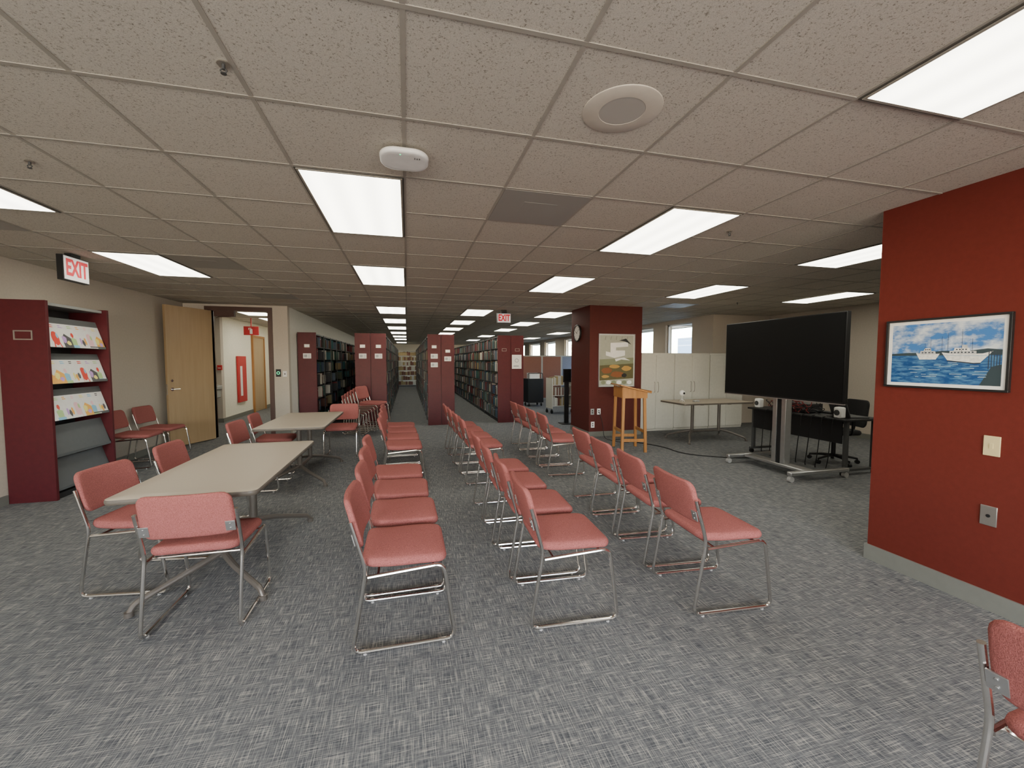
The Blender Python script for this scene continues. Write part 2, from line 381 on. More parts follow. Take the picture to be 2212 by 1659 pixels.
r=root('wireless_access_point','white rounded wireless access point under the ceiling','network device',(0.0,2.31,CEIL))
bm=B(); cushion(bm,.125,.112,.028,.085,.013,lambda x,y,z:Vector((x,y,z-.042)),n=8); mk('device_body',bm,M['white'],r)
bm=B(); cyl(bm,(0,0,-.014),(0,0,0),.06); mk('mounting_plate',bm,M['greylam'],r)
bm=B(); 
for i in range(3): box(bm,.05+.012*i,.055+.012*i,-.06,-.045,-.0435,-.042)
mk('device_marking',bm,M['greylam'],r,False)
bm=B(); cyl(bm,(-.02,-.08,-.041),(-.02,-.08,-.043),.004); mk('status_light',bm,M['green'],r)
s0=None
for x,y in ((-.64,1.79),(-1.99,2.9),(2.65,2.98),(-2.1,7.0),(6.0,6.5),(-.9,7.3),(1.9,7.4)):
    if s0 is None:
        s0=root('fire_sprinkler','small metal fire sprinkler head in the ceiling','sprinkler',(x,y,CEIL+.004),0,'ceiling sprinklers')
        bm=B(); cyl(bm,(0,0,-.007),(0,0,0),.022,.018); mk('escutcheon',bm,M['steel'],s0)
        bm=B(); cyl(bm,(0,0,-.024),(0,0,-.006),.006); sweep(bm,fillet([(-.006,0,-.022),(-.012,0,-.028),(0,0,-.038)],.005),.0025); sweep(bm,fillet([(.006,0,-.022),(.012,0,-.028),(0,0,-.038)],.005),.0025); cyl(bm,(0,0,-.040),(0,0,-.037),.010); mk('sprinkler_head',bm,M['darkgrey'],s0)
    else: dup(s0,(x,y,CEIL+.004))
def exit_sign(loc,rz,w,h,drop,label):
    r=root('exit_sign',label,'exit sign',loc,rz)
    bm=B(); box(bm,-w/2,w/2,-.028,.028,-drop-h,-drop); mk('sign_housing',bm,M['blackpl'],r,bevel=.004)
    bm=B(); box(bm,-.06,.06,-.03,.03,-drop,0); mk('mounting_canopy',bm,M['blackpl'],r)
    bm=B(); box(bm,-w/2+.008,w/2-.008,-.032,-.028,-drop-h+.01,-drop-.01); mk('sign_face',bm,M['signwhite'],r)
    text_obj('sign_lettering','EXIT',h*.90,M['signred'],r,(0,-.0335,-drop-h/2),(PI/2,0,0),.001,.007,sx=w/h*.46)
exit_sign((-3.32,5.28,CEIL),PI/2,.34,.25,.03,'lit exit sign with red letters hanging from ceiling')
exit_sign((2.02,8.67,CEIL),0,.30,.21,.07,'lit exit sign with red letters above the book stacks')
# ------------------------------------------------------------------ chair prototype (faces +X)
def make_chair(loc,rz,label):
    r=root('stacking_chair',label,'chair',loc,rz,'red upholstered stacking chairs')
    bm=B()
    for s in (-1,1):
        y=.236*s
        p=fillet([(-.258,y,.70),(-.188,y,.45),(-.262,y,.017),(.262,y,.017),(.205,y,.432),(.10,y,.425),(-.18,y,.405)],.05,6)
        sweep(bm,p,.0105,10)
        for x in (-.20,.20): cyl(bm,(x,y,0),(x,y,.012),.010,seg=8,mi=1)
    for x,z in ((.15,.420),(-.13,.408)): sweep(bm,[(x,-.236,z),(x,.236,z)],.008,8)
    mk('frame',bm,[M['chrome'],M['glide']],r)
    def fs(x,y,z):
        u=x/.215; v=y/.222
        zz=z+(.014*(1-u*u)*(1-v*v) if z>.02 else 0)
        zz-=.35*max(0,x-.10)**1.5*.6
        zz+=.15*max(0,-x-.12)
        return Vector((x+.005,y*(1-.05*max(0,-u)),zz+.434))
    bm=B(); cushion(bm,.220,.226,.050,.06,.023,fs); mk('seat',bm,M['fabric'],r)
    def fb(x,y,z):
        zz=.675+x; px=-.188-.26*(zz-.45); v=y/.225
        return Vector((px+.012-z-.022*(1-v*v)+.01,y*(1-.25*max(0,x)**1.0*.5),zz))
    bm=B(); cushion(bm,.128,.224,.034,.05,.016,fb); mk('backrest',bm,M['fabric'],r)
    for s in (-1,1):
        bm=B(); zz=.600; px=-.188-.26*(zz-.45)
        T=Matrix.Translation((px-.02,.203*s,zz))@Matrix.Rotation(-.25,4,'Y')
        box(bm,-.003,.003,-.024,.024,-.03,.03,0,T); cyl(bm,T@Vector((-.007,.0,.014)),T@Vector((-.003,0,.014)),.005,seg=8); cyl(bm,T@Vector((-.007,0,-.014)),T@Vector((-.003,0,-.014)),.005,seg=8)
        mk('bracket',bm,M['alum'],r,bevel=.001)
    return r
L1='red fabric stacking chair with chrome sled base in an audience row'
ch=make_chair((-.03,2.40,0),0,L1)
dg=math.radians
rows=[(-.04,2.93,1),(-.07,3.46,-1),(-.10,4.0,0),(-.06,5.3,1),(-.08,5.84,0),(-.10,6.38,2),(-.12,6.92,-1),
(.92,2.35,-3),(.92,2.89,-3),(.91,3.43,-2),(.91,3.97,0),(.92,5.15,0),(.90,5.69,1),(.88,6.23,-1),(.86,6.77,0),
(1.89,2.23,-4),(1.92,2.80,-5),(1.95,3.36,-3),(2.0,3.92,-2),(2.02,5.25,-3),(2.03,5.8,-2),(2.04,6.35,0),(2.05,6.9,0)]
for x,y,a in rows: dup(ch,(x,y,0),dg(a))
dup(ch,(1.865,.555,0),dg(3),'red fabric stacking chair with chrome sled base near red wall')
LT='red fabric stacking chair pulled up to a beige table'
for x,y,a in ((-1.165,2.80,90),(-1.74,3.33,-8),(-1.74,4.15,0),(-1.70,5.45,-3),(-1.74,6.2,3),(-1.02,7.0,-90)):
    dup(ch,(x,y,0),dg(a),LT)
for x,y,a in ((-3.76,7.62,-4),(-3.76,7.0,2)): dup(ch,(x,y,0),dg(a),'red fabric stacking chair standing against beige wall')
for i in range(6):
    dup(ch,(-.98+.056*i,9.12-.022*i,.036*i),dg(-24),'red fabric chair nested in a leaning stack by the shelving')
# ------------------------------------------------------------------ tables
def make_table(name,label,loc,rz,hx,hy,first=None):
    r=root(name,label,'table',loc,rz)
    bm=B(); cushion(bm,hx,hy,.032,.05,.008,lambda x,y,z:Vector((x,y,z+.712)),mi=1,topmi=0,n=6); mk('tabletop',bm,[M['tabletop'],M['tabedge']],r)
    bm=B()
    for s in (-1,1): cyl(bm,(0,.30*s,.16),(0,.30*s,.70),.028)
    sweep(bm,[(0,-.30,.17),(0,.30,.17)],.02); 
    box(bm,-.28,.28,-.33,-.27,.695,.712); box(bm,-.28,.28,.27,.33,.695,.712)
    mk('pedestal',bm,M['taupe'],r)
    for sx in (-1,1):
        for sy in (-1,1):
            bm=B()
            p=fillet([(0,.30*sy,.19),(sx*.12,sy*(.30+(hy-.30)*.3),.15),(sx*(hx-.05),sy*(hy-.16),.065),(sx*(hx-.03),sy*(hy-.14),.02)],.05,5)
            sweep(bm,p,.022,10,0,.016); cyl(bm,(sx*(hx-.03),sy*(hy-.14),0),(sx*(hx-.03),sy*(hy-.14),.03),.024)
            mk('leg',bm,M['taupe'],r)
    return r
tb=make_table('meeting_table','rectangular beige laminate table with splayed metal pedestal legs',(-1.26,3.50,0),0,.385,.80)
t2=dup(tb,(-1.33,5.92,0),0); t2.scale=(1,.95,1)
make_table('side_table','beige laminate table with curved legs before white cabinets',(5.55,6.72,0),PI/2,.38,.76)
# ------------------------------------------------------------------ magazine rack
r=root('magazine_rack','maroon and black magazine rack with sloped display shelves','magazine rack',(-4.095,5.45,0),PI/2)
for i,x in enumerate((0,.915)):
    bm=B(); box(bm,x,x+.035,-.41,0,0,2.15); p=mk('end_panel',bm,M['maroon'],r,bevel=.002)
    if i==0:
        bm=B()
        box(bm,-.006,0,-.29,-.13,1.73,1.742); box(bm,-.006,0,-.29,-.13,1.818,1.83); box(bm,-.006,0,-.29,-.278,1.742,1.818); box(bm,-.006,0,-.142,-.13,1.742,1.818)
        mk('label_holder',bm,M['steel'],p,False)
bm=B(); box(bm,.036,.914,-.02,0,.0,2.13); mk('back_panel',bm,M['darkgrey'],r,False)
bm=B(); box(bm,.036,.914,-.36,-.02,2.11,2.14); mk('top_cover',bm,M['grey'],r,False)
bm=B(); box(bm,.036,.914,-.38,-.02,0,.06); mk('base_plinth',bm,M['black'],r,False)
zb=[1.66,1.26,.86,.46,.09]
for z in zb:
    bm=B()
    prof=[(-.388,z-.004),(-.388,z+.026),(-.382,z+.026),(-.380,z+.004),(-.285,z+.33),(-.290,z+.333)]
    a=[bm.verts.new((.04,y,q)) for y,q in prof]; b=[bm.verts.new((.91,y,q)) for y,q in prof]
    n=len(prof)
    for k in range(n): bm.faces.new((a[k],a[(k+1)%n],b[(k+1)%n],b[k]))
    bm.faces.new(a); bm.faces.new(b)
    mk('display_shelf',bm,M['greylam'],r,False)
cc=[(.75,.08,.06),(.85,.45,.10),(.25,.55,.75),(.55,.35,.70),(.85,.55,.60),(.10,.10,.11),(.45,.65,.30),(.90,.80,.25)]
CM=[mat('cover_ink_%d'%i,c,.4) for i,c in enumerate(cc)]
def blob(cx,cz,rx,rz,n=14,j=.2):
    return [(cx+rx*math.cos(2*PI*k/n)*(1+random.uniform(-j,j)),cz+rz*math.sin(2*PI*k/n)*(1+random.uniform(-j,j))) for k in range(n)]
def magazine(kind):
    bm=B(); box(bm,0,.20,-.004,0,0,.272,0)
    y=-.0043
    rnd=random.Random(kind)
    for i in range(2): poly(bm,[(.015,.245-.02*i),(.015+rnd.uniform(.08,.14),.245-.02*i),(.015+.1,.255-.02*i),(.015,.255-.02*i)],y,1)
    for i in range(5): poly(bm,[(.015,.205-.009*i),(.06,.205-.009*i),(.06,.208-.009*i),(.015,.208-.009*i)],y,3)
    if kind%4==0:
        poly(bm,blob(.11,.10,.05,.08,18,.03),y,1)
        poly(bm,[(.06,.0),(.075,.0),(.085,.06),(.07,.06)],y-.0002,1); poly(bm,[(.15,.0),(.165,.0),(.15,.06),(.135,.06)],y-.0002,1)
        poly(bm,blob(.14,.13,.015,.03,10,.05),y-.0004,2)
    elif kind%4==1:
        poly(bm,[(.0,.0),(.20,.0),(.20,.11),(.12,.16),(.06,.09),(0,.13)],y,2)
        poly(bm,blob(.10,.09,.035,.04),y-.0002,1); poly(bm,blob(.15,.05,.03,.025),y-.0003,3)
    elif kind%4==2:
        poly(bm,[(.07,.02),(.14,.02),(.15,.10),(.105,.12),(.06,.10)],y,1); poly(bm,blob(.105,.145,.022,.028),y-.0002,2)
        poly(bm,[(.05,.0),(.16,.0),(.16,.03),(.05,.03)],y-.0003,3)
    else:
        for q in range(4): poly(bm,blob(.05+.035*q,.06+.02*(q%2),.018,.04),y-.0001*q,1+q%3)
    c=[CM[(kind*3+j*2)%8] for j in range(3)]
    return c,bm
kinds=[]
for k in range(8):
    c,bm=magazine(k)
    o=mk('magazine',bm,[M['paper']]+c,smooth=False); kinds.append(o)
used=set()
th=math.atan2(.095,.326)
for ri,z in enumerate(zb[:3]):
    for i in range(6):
        kd=(ri*5+i*1)%8
        lx=.042+.133*i; off=.004+.0045*(5-i)
        ly=-.379-off*math.cos(th)
        W=Vector((-4.095-ly,5.45+lx,z+.001))
        o=kinds[kd]
        if kd in used: o=o.copy(); COL.objects.link(o)
        used.add(kd)
        o.location=W; o.rotation_euler=(-th,0,PI/2)
        tag(o,'thin white magazine with colourful illustrated cover on sloped shelf','magazine','magazines on the display rack')
# ------------------------------------------------------------------ library stacks
levels=[.09,.38,.67,.96,1.25,1.54,1.83]
def end_panel(bmroot,x0,x1,y,cards):
    bm=B(); box(bm,x0,x1,y-.03,y,0,2.13); p=mk('end_panel',bm,M['maroon'],bmroot,bevel=.002)
    xm=(x0+x1)/2
    for kind,z in cards:
        if kind=='f':
            bm=B(); w,h=.055,.035
            for q in ((-w,w,-h,-h+.008),(-w,w,h-.008,h),(-w,-w+.008,-h,h),(w-.008,w,-h,h)): box(bm,xm+q[0],xm+q[1],y-.036,y-.03,z+q[2],z+q[3])
            mk('label_holder',bm,M['steel'],p,False)
            bm=B(); box(bm,xm-w+.008,xm+w-.008,y-.033,y-.03,z-h+.008,z+h-.008,0 if len(cards)>1 else 1); mk('label_card',bm,[M['paper'],M['maroon']],p,False)
        else:
            bm=B(); box(bm,xm-.08,xm+.08,y-.033,y-.03,z-.055,z+.055,0); box(bm,xm-.06,xm+.0,y-.0335,y-.033,z-.03,z+.03,1)
            for j in range(4): box(bm,xm+.015,xm+.065,y-.0335,y-.033,z-.035+.02*j,z-.028+.02*j,1)
            mk('label_card',bm,[M['paper'],M['greyprint']],p,False)
def shelving(x0,x1,y0,y1,label,two,cards):
    r=root('library_shelving',label,'shelving',((x0+x1)/2,y0,0)); X0,X1=x0-(x0+x1)/2,x1-(x0+x1)/2; L=y1-y0
    if two:
        end_panel(r,X0,-.004,0,cards[0]); end_panel(r,.004,X1,0,cards[1])
    else: end_panel(r,X0,X1,0,cards[0])
    for z in levels:
        bm=B(); box(bm,X0+.02,X1-.02,.002,L,z-.02,z); mk('shelf_board',bm,M['black'],r,False)
    bm=B(); box(bm,X0+.02,X1-.02,.002,L,2.08,2.11); mk('top_canopy',bm,M['black'],r,False)
    bm=B(); box(bm,X0+.03,X1-.03,.002,L,0,.069); mk('kick_plate',bm,M['black'],r,False)
    if two: bm=B(); box(bm,-.006,.006,.002,L,.09,2.08); mk('divider_panel',bm,M['black'],r,False)
    else: bm=B(); box(bm,X0,X0+.012,.002,L,.09,2.08); mk('divider_panel',bm,M['black'],r,False)
    n=int(L/.915)
    for i in range(1,n+1):
        bm=B(); 
        for xs in ((X0+.005,X0+.018),(X1-.018,X1-.005)): box(bm,xs[0],xs[1],i*.915-.02,i*.915+.02,0,2.11)
        mk('upright',bm,M['darkgrey'],r,False)
    return r
c2=[('f',1.84),('p',1.62)]
shelving(-2.29,-1.92,9.82,23,'single faced black steel shelving row with maroon end panel',False,[c2])
shelving(-1.13,-.46,9.82,24,'double black steel shelving row with maroon end panels',True,[c2,c2])
shelving(.46,1.08,9.82,24,'double black steel shelving row with maroon end panels and notices',True,[[('f',1.84),('p',1.62),('p',1.42)],[('f',1.74),('p',1.56)]])
rD=shelving(2.13,2.78,9.82,22,'double black steel shelving row full of books',True,[[('f',1.78)],[('f',1.78)]])
bm=B(); box(bm,.03,.27,-.036,-.031,1.32,1.66,0); box(bm,.07,.20,-.037,-.036,1.37,1.40,1); cyl(bm,(.15,-.037,1.52),(.15,-.036,1.52),.05,mi=1); cyl(bm,(.15,-.038,1.52),(.15,-.0365,1.52),.035,mi=0)
nt_=mk('paper_notice',bm,[M['paper'],M['greyprint']],rD,False)
bookmesh=[]
for i,m in enumerate(M['books']):
    bm=B()
    box(bm,0,1,-.5,-.40,0,1,0); box(bm,0,1,.40,.5,0,1,0); box(bm,0,.06,-.40,.40,0,1,0); box(bm,.06,.97,-.40,.40,.02,.98,1)
    box(bm,-.004,0,-.45,.45,.72,.80,1 if i%2 else 0)
    bmesh.ops.recalc_face_normals(bm,faces=bm.faces[:])
    me=bpy.data.meshes.new('book'); bm.to_mesh(me); bm.free(); me.materials.append(m); me.materials.append(M['paper']); bookmesh.append(me)
BL=['maroon-brown','dark red','navy blue','dark green','black','cream','slate blue','tan','teal','pale grey','brown','olive']
count=0
def place_book(x,y,z,t,h,dp,side,ci,grp):
    global count
    o=bpy.data.objects.new('book',bookmesh[ci]); COL.objects.link(o)
    o.location=(x,y,z); o.scale=(dp,t,h)
    if side>0: o.rotation_euler=(0,0,PI)
    tag(o,'%s cloth bound book standing on a black shelf'%BL[ci],'book',grp); count+=1
stuff=B()
def fill(face_x,side,y0,y1,indiv_to,dens,grp):
    for z in levels:
        y=y0+random.uniform(.01,.04)
        while y<y1-.06:
            t=random.uniform(.02,.055) if y<indiv_to or y<14 else random.uniform(.05,.12)
            if random.random()>dens:
                y+=random.uniform(.08,.3); continue
            ci=random.choice([0,1,2,3,4,4,6,8,10,11,3,2,5,7,9,1])
            h=random.uniform(.19,.26); dp=random.uniform(.15,.20)
            x=face_x-side*random.uniform(.03,.05)
            if y<indiv_to and count<296: place_book(x,y+t/2,z+.0005,t*.97,h,dp,side,ci,grp)
            else:
                xa,xb=sorted((x,x-side*dp)); box(stuff,xa,xb,y,y+t*.97,z+.0005,z+h,ci)
            y+=t
fill(2.13,-1,9.86,22,10.78,.97,'books on the well filled shelves')
fill(-1.92,1,9.86,23,10.9,.45,'books on the half empty shelves')
fill(-.46,1,9.86,23.9,0,.9,'')
fill(.46,-1,9.86,23.9,0,.9,'')
o=mk('book_rows',stuff,M['books'],smooth=False); o['kind']='stuff'; tag(o,'long rows of cloth bound books on black shelving','books')
r=root('end_shelving','low lit shelving with boxed volumes across the aisle end','shelving',(.0,25.6,0))
bm=B(); box(bm,-1.0,-.96,-.3,0,0,2.1); box(bm,.96,1.0,-.3,0,0,2.1); mk('side_panel',bm,M['grey'],r,False)
for z in levels+[2.08]:
    bm=B(); box(bm,-.96,.96,-.3,0,z-.02,z); mk('shelf_board',bm,M['grey'],r,False)
for j,z in enumerate(levels):
    x=-.95
    while x<.85:
        w=random.uniform(.06,.14); h=random.uniform(.18,.25); bm=B(); box(bm,-w/2,w/2,-.26,-.02,0,h)
        tag(mk('archive_box',bm,M['books'][random.choice([5,7,10,7,10])],smooth=False,loc=(x+w/2,25.6,z+.001)),'upright cardboard archive box on grey shelf','box','archive boxes on end shelving'); x+=w+.005
# ------------------------------------------------------------------ wall mounted things
def plate(name,label,cat,loc,rz,w,h,m,kind):
    r=root(name,label,cat,loc,rz)
    bm=B(); box(bm,-w/2,w/2,-.007,0,-h/2,h/2); mk('cover_plate',bm,m,r,bevel=.002)
    bm=B()
    if kind=='outlet':
        for z in (-.02,.02): cyl(bm,(0,-.009,z),(0,-.007,z),.013)
    elif kind=='jack': cyl(bm,(0,-.011,0),(0,-.007,0),.010)
    else: box(bm,-.008,.008,-.011,-.007,-.016,.016)
    mk('insert',bm,M['blackpl'] if kind!='blank' else m,r)
plate('wall_switch','cream blank wall plate on red wall','wall plate',(3.40,1.665,1.00),-PI/2,.075,.12,M['offwhite'],'blank')
plate('wall_jack','steel jack plate low on red wall','outlet',(3.40,1.66,.575),-PI/2,.075,.12,M['steel'],'jack')
plate('light_switch','white switch plate beside the doorway','switch',(-2.385,9.15,1.25),0,.07,.115,M['white'],'switch')
plate('power_outlet','white outlet plate on maroon column','outlet',(3.70,7.52,.50),0,.075,.12,M['white'],'outlet')
plate('power_outlet','grey outlet plate on maroon column','outlet',(3.56,7.52,.50),0,.075,.12,M['grey'],'outlet')
plate('power_outlet','white outlet plate low on maroon column','outlet',(3.57,7.52,.24),0,.075,.12,M['white'],'outlet')
r=root('card_reader','black card reader with green ring beside the doorway','card reader',(-2.50,9.15,1.27))
bm=B(); box(bm,-.045,.045,-.02,0,-.075,.075); mk('reader_body',bm,M['blackpl'],r,bevel=.004)
bm=B(); sweep(bm,[(.026*math.cos(a*PI/12),-.021,.026*math.sin(a*PI/12)) for a in range(25)],.005,6); mk('light_ring',bm,M['green'],r)
r=root('framed_picture','black framed picture of white boats in a blue harbour','picture',(3.399,1.925,1.56),-PI/2)
W,Hh=.645,.47
bm=B(); f=.014
for q in ((-W/2,W/2,-Hh/2,-Hh/2+f),(-W/2,W/2,Hh/2-f,Hh/2),(-W/2,-W/2+f,-Hh/2+f,Hh/2-f),(W/2-f,W/2,-Hh/2+f,Hh/2-f)): box(bm,q[0],q[1],-.025,0,q[2],q[3])
mk('picture_frame',bm,M['blackpl'],r,bevel=.002)
def paint_noise(name,sc,c1,c2,p0,p1):
    m,nt,b=nodes(name); N=nt.nodes; L=nt.links; b.inputs['Roughness'].default_value=.3
    tc=N.new('ShaderNodeTexCoord'); mp=N.new('ShaderNodeMapping'); mp.inputs['Scale'].default_value=sc; L.new(tc.outputs['Object'],mp.inputs[0])
    n=N.new('ShaderNodeTexNoise'); n.inputs['Scale'].default_value=1; n.inputs['Detail'].default_value=9; n.inputs['Roughness'].default_value=.6; L.new(mp.outputs[0],n.inputs['Vector'])
    r_=N.new('ShaderNodeValToRGB'); r_.color_ramp.elements[0].position=p0; r_.color_ramp.elements[1].position=p1
    r_.color_ramp.elements[0].color=c1; r_.color_ramp.elements[1].color=c2; L.new(n.outputs['Fac'],r_.inputs[0]); L.new(r_.outputs[0],b.inputs['Base Color']); return m
bm=B(); box(bm,-W/2+f,W/2-f,-.012,-.002,-Hh/2+f,Hh/2-f,0)
w,h=.285,.200
def q4(x0,x1,z0,z1,y,mi): poly(bm,[(x0,z0),(x1,z0),(x1,z1),(x0,z1)],y,mi)
q4(-w,w,-.01,h,-.0125,1); q4(-w,w,-h,-.01,-.0125,2)
y=-.013
poly(bm,[(-w,-.014),(w,-.014),(w,.018),(.22,.026),(.12,.012),(.0,.016),(-.1,.004),(-.18,.006),(-w,.0)],y,3)
poly(bm,[(.0,.005),(.03,-.045),(.16,-.062),(.19,-.06),(.245,.01),(.20,-.004),(.10,-.008)],y-.0004,4)
poly(bm,[(.03,-.045),(.16,-.062),(.19,-.06),(.192,-.066),(.16,-.069),(.028,-.051)],y-.0005,5)
poly(bm,[(.012,-.012),(.225,-.018),(.223,-.021),(.014,-.015)],y-.0005,6)
poly(bm,[(.04,-.003),(.17,-.010),(.17,.012),(.04,.016)],y-.0006,7)
poly(bm,[(.06,.014),(.14,.012),(.135,.032),(.065,.033)],y-.0007,4)
poly(bm,[(.10,.032),(.13,.032),(.125,.05),(.10,.05)],y-.0007,7)
for i in range(7): q4(.046+.017*i,.055+.017*i,.0,.007,y-.0009,5)
for i in range(4): q4(.072+.015*i,.080+.015*i,.019,.026,y-.0009,5)
poly(bm,[(-.14,.004),(-.12,-.04),(-.03,-.04),(-.01,-.002),(-.08,-.006)],y-.0003,4)
poly(bm,[(-.12,-.006),(-.03,-.006),(-.035,.015),(-.115,.018)],y-.0005,7)
poly(bm,[(-.10,.015),(-.055,.015),(-.06,.036),(-.09,.036)],y-.0005,4)
for i in range(4): q4(-.108+.018*i,-.098+.018*i,.002,.009,y-.0008,5)
for i in range(3): q4(-.088+.010*i,-.082+.010*i,.022,.030,y-.0008,5)
for x,t in ((.10,.15),(.15,.09),(-.06,.09),(.0,.11),(.03,.13),(-.09,.07)): q4(x-.0008,x+.0008,0,t,y-.0011,5)
rr_=random.Random(5)
for i in range(22):
    x=rr_.uniform(-.15,.21); z=-.062-rr_.random()*.10; l=rr_.uniform(.015,.05)*(1-(-z-.06)*4); q4(x-l,x+l,z,z+.004,y-.0001-.00001*i,6)
poly(bm,[(.19,-h),(w,-h),(w,-.07),(.24,-.085)],y-.0001,3)
for i in range(5): q4(.225+.012*i,.229+.012*i,-.10,.01+.006*(i%2),y-.0006,5)
mk('print',bm,[M['paper'],paint_noise('painted_sky',(7,1,13),(.045,.17,.45,1),(.62,.68,.72,1),.44,.62),paint_noise('painted_water',(14,1,60),(.008,.06,.20,1),(.10,.25,.42,1),.42,.70),mat('painted_shore',(.03,.05,.06),.4),mat('painted_hull',(.70,.70,.66),.4,noise=.15,nscale=60),mat('painted_dark',(.03,.04,.06),.4),mat('painted_reflection',(.24,.36,.46),.4),mat('painted_shade',(.48,.49,.48),.4,noise=.2,nscale=60)],r,False)
r=root('framed_poster','silver framed abstract poster in greys, greens and orange','poster',(4.075,7.519,1.52))
W,Hh=.80,1.06
bm=B(); f=.015
for q in ((-W/2,W/2,-Hh/2,-Hh/2+f),(-W/2,W/2,Hh/2-f,Hh/2),(-W/2,-W/2+f,-Hh/2+f,Hh/2-f),(W/2-f,W/2,-Hh/2+f,Hh/2-f)): box(bm,q[0],q[1],-.025,0,q[2],q[3])
mk('poster_frame',bm,M['alum'],r,bevel=.002)
bm=B(); box(bm,-W/2+f,W/2-f,-.010,-.002,-Hh/2+f,Hh/2-f,0)
y=-.011
poly(bm,[(-.375,-.505),(.375,-.505),(.375,.505),(-.375,.505)],y,1)
poly(bm,[(-.375,-.10),(.375,-.06),(.375,.06),(-.375,.02)],y-.0002,2)
poly(bm,[(-.375,-.40),(.375,-.36),(.375,-.06),(-.375,-.10)],y-.0003,3)
poly(bm,[(-.24,.10),(-.05,.05),(.18,.10),(.18,.20),(-.02,.20),(-.02,.26),(.25,.28),(.25,.37),(-.14,.35),(-.14,.16),(-.24,.18)],y-.0005,0)
poly(bm,[(.05,.40),(.18,.38),(.32,.32),(.20,.44)],y-.0005,4)
poly(bm,[(-.02,-.02),(.10,.02),(.30,.0),(.16,.06),(-.04,.03)],y-.0005,0)
for x,z,a,b_,mi in ((-.22,-.20,.12,.06,5),(.02,-.28,.16,.06,5),(.22,-.16,.11,.05,6),(-.05,-.12,.12,.035,6),(.17,-.30,.06,.04,4),(-.25,-.32,.08,.03,6)): poly(bm,blob(x,z,a,b_,16,.12),y-.0007-abs(x)*.001,mi)
for i in range(6): poly(bm,blob(-.29+.115*i,-.44,.055,.04,12,.05),y-.0009-.0001*i,0 if i%2 else 2)
for i in range(5): poly(bm,[(-.26+.12*i,.41),(-.255+.12*i,.41),(-.24+.12*i,.48),(-.245+.12*i,.48)],y-.0004,4)
mk('print',bm,[M['paper'],mat('poster_grey',(.36,.37,.31),.4),mat('poster_sage',(.20,.22,.14),.4),mat('poster_olive',(.10,.09,.04),.4),mat('poster_black',(.02,.02,.02),.4),mat('poster_brown',(.22,.08,.03),.4),mat('poster_ochre',(.45,.26,.07),.4)],r,False)
r=root('wall_clock','round black rimmed wall clock on maroon column','clock',(3.49,8.08,2.09),-PI/2)
bm=B(); sweep(bm,[(.165*math.cos(a*PI/24),-.03,.165*math.sin(a*PI/24)) for a in range(49)],.014,8); cyl(bm,(0,-.03,0),(0,0,0),.165,seg=48); mk('clock_case',bm,M['blackpl'],r)
bm=B(); cyl(bm,(0,-.032,0),(0,-.030,0),.155,seg=48); mk('clock_face',bm,M['paper'],r)
bm=B()
for i in range(12):
    T=Matrix.Rotation(i*PI/6,4,'Y'); box(bm,-.004,.004,-.034,-.032,.12,.145,0,T)
mk('hour_marks',bm,M['blackpl'],r,False)
bm=B(); box(bm,-.005,.005,-.037,-.034,-.02,.085,0,Matrix.Rotation(-1.1,4,'Y')); box(bm,-.003,.003,-.039,-.037,-.02,.125,0,Matrix.Rotation(.9,4,'Y')); mk('clock_hands',bm,M['blackpl'],r,False)
# ------------------------------------------------------------------ lectern
r=root('lectern','honey coloured wooden lectern with slanted top beside column','lectern',(3.66,6.28,0),dg(-12))
bm=B(); T=Matrix.Translation((0,0,1.055))@Matrix.Rotation(math.atan(.24),4,'Y')
box(bm,-.25,.27,-.31,.31,-.011,.011,0,T); box(bm,.245,.27,-.31,.31,.011,.03,0,T); mk('slanted_top',bm,M['honey'],r,bevel=.003)
bm=B()
for s in (-1,1):
    a=[(-.20,.90),(.21,.90),(.21,.992),(-.20,1.085)]
    slab(bm,a,s*.255-.01,s*.255+.01)
box(bm,-.205,-.185,-.245,.245,.90,1.08); box(bm,-.20,.21,-.245,.245,.90,.915)
mk('book_box',bm,M['honey'],r,False)
for sx in (-1,1):
    for sy in (-1,1):
        bm=B(); p0=Vector((sx*.175,sy*.225,.90)); p1=Vector((sx*.195,sy*.245,0)); u=.022
        vs=[bm.verts.new(p+Vector((a,b,0))) for p in (p0,p1) for a,b in ((-u,-u),(u,-u),(u,u),(-u,u))]
        for k in range(4): bm.faces.new((vs[k],vs[(k+1)%4],vs[4+(k+1)%4],vs[4+k]))
        bm.faces.new(vs[:4]); bm.faces.new(vs[4:]); mk('leg',bm,M['honey'],r,bevel=.002)
for z,t in ((.20,1),(.34,0)):
    k=.175+.02*(1-z/.90); q=.225+.02*(1-z/.90)
    for s in (-1,1):
        bm=B()
        if t: box(bm,-k,k,s*q-.01,s*q+.01,z-.025,z+.025)
        else: box(bm,s*k-.01,s*k+.01,-q,q,z-.025,z+.025)
        mk('stretcher',bm,M['honey'],r,bevel=.002)
# ------------------------------------------------------------------ cabinets
cab0=None
for x in (4.72,5.62,6.52):
    if cab0: dup(cab0,(x+.45,7.8,0)); continue
    cab0=root('storage_cabinet','putty white metal two door storage cabinet','cabinet',(x+.45,7.8,0),0,'white storage cabinets')
    bm=B(); box(bm,-.447,.447,.02,.45,.0,1.68); mk('body',bm,M['cab'],cab0,bevel=.004)
    for s in (-1,1):
        bm=B(); x0,x1=sorted((s*.003,s*.44)); box(bm,x0,x1,0,.018,.05,1.64); dd=mk('door',bm,M['cab'],cab0,bevel=.004)
        bm=B(); sweep(bm,fillet([(s*.04,0,.84),(s*.04,-.03,.85),(s*.05,-.03,.95),(s*.04,-.03,1.05),(s*.04,0,1.06)],.02),.006,8); mk('handle',bm,M['steel'],dd)
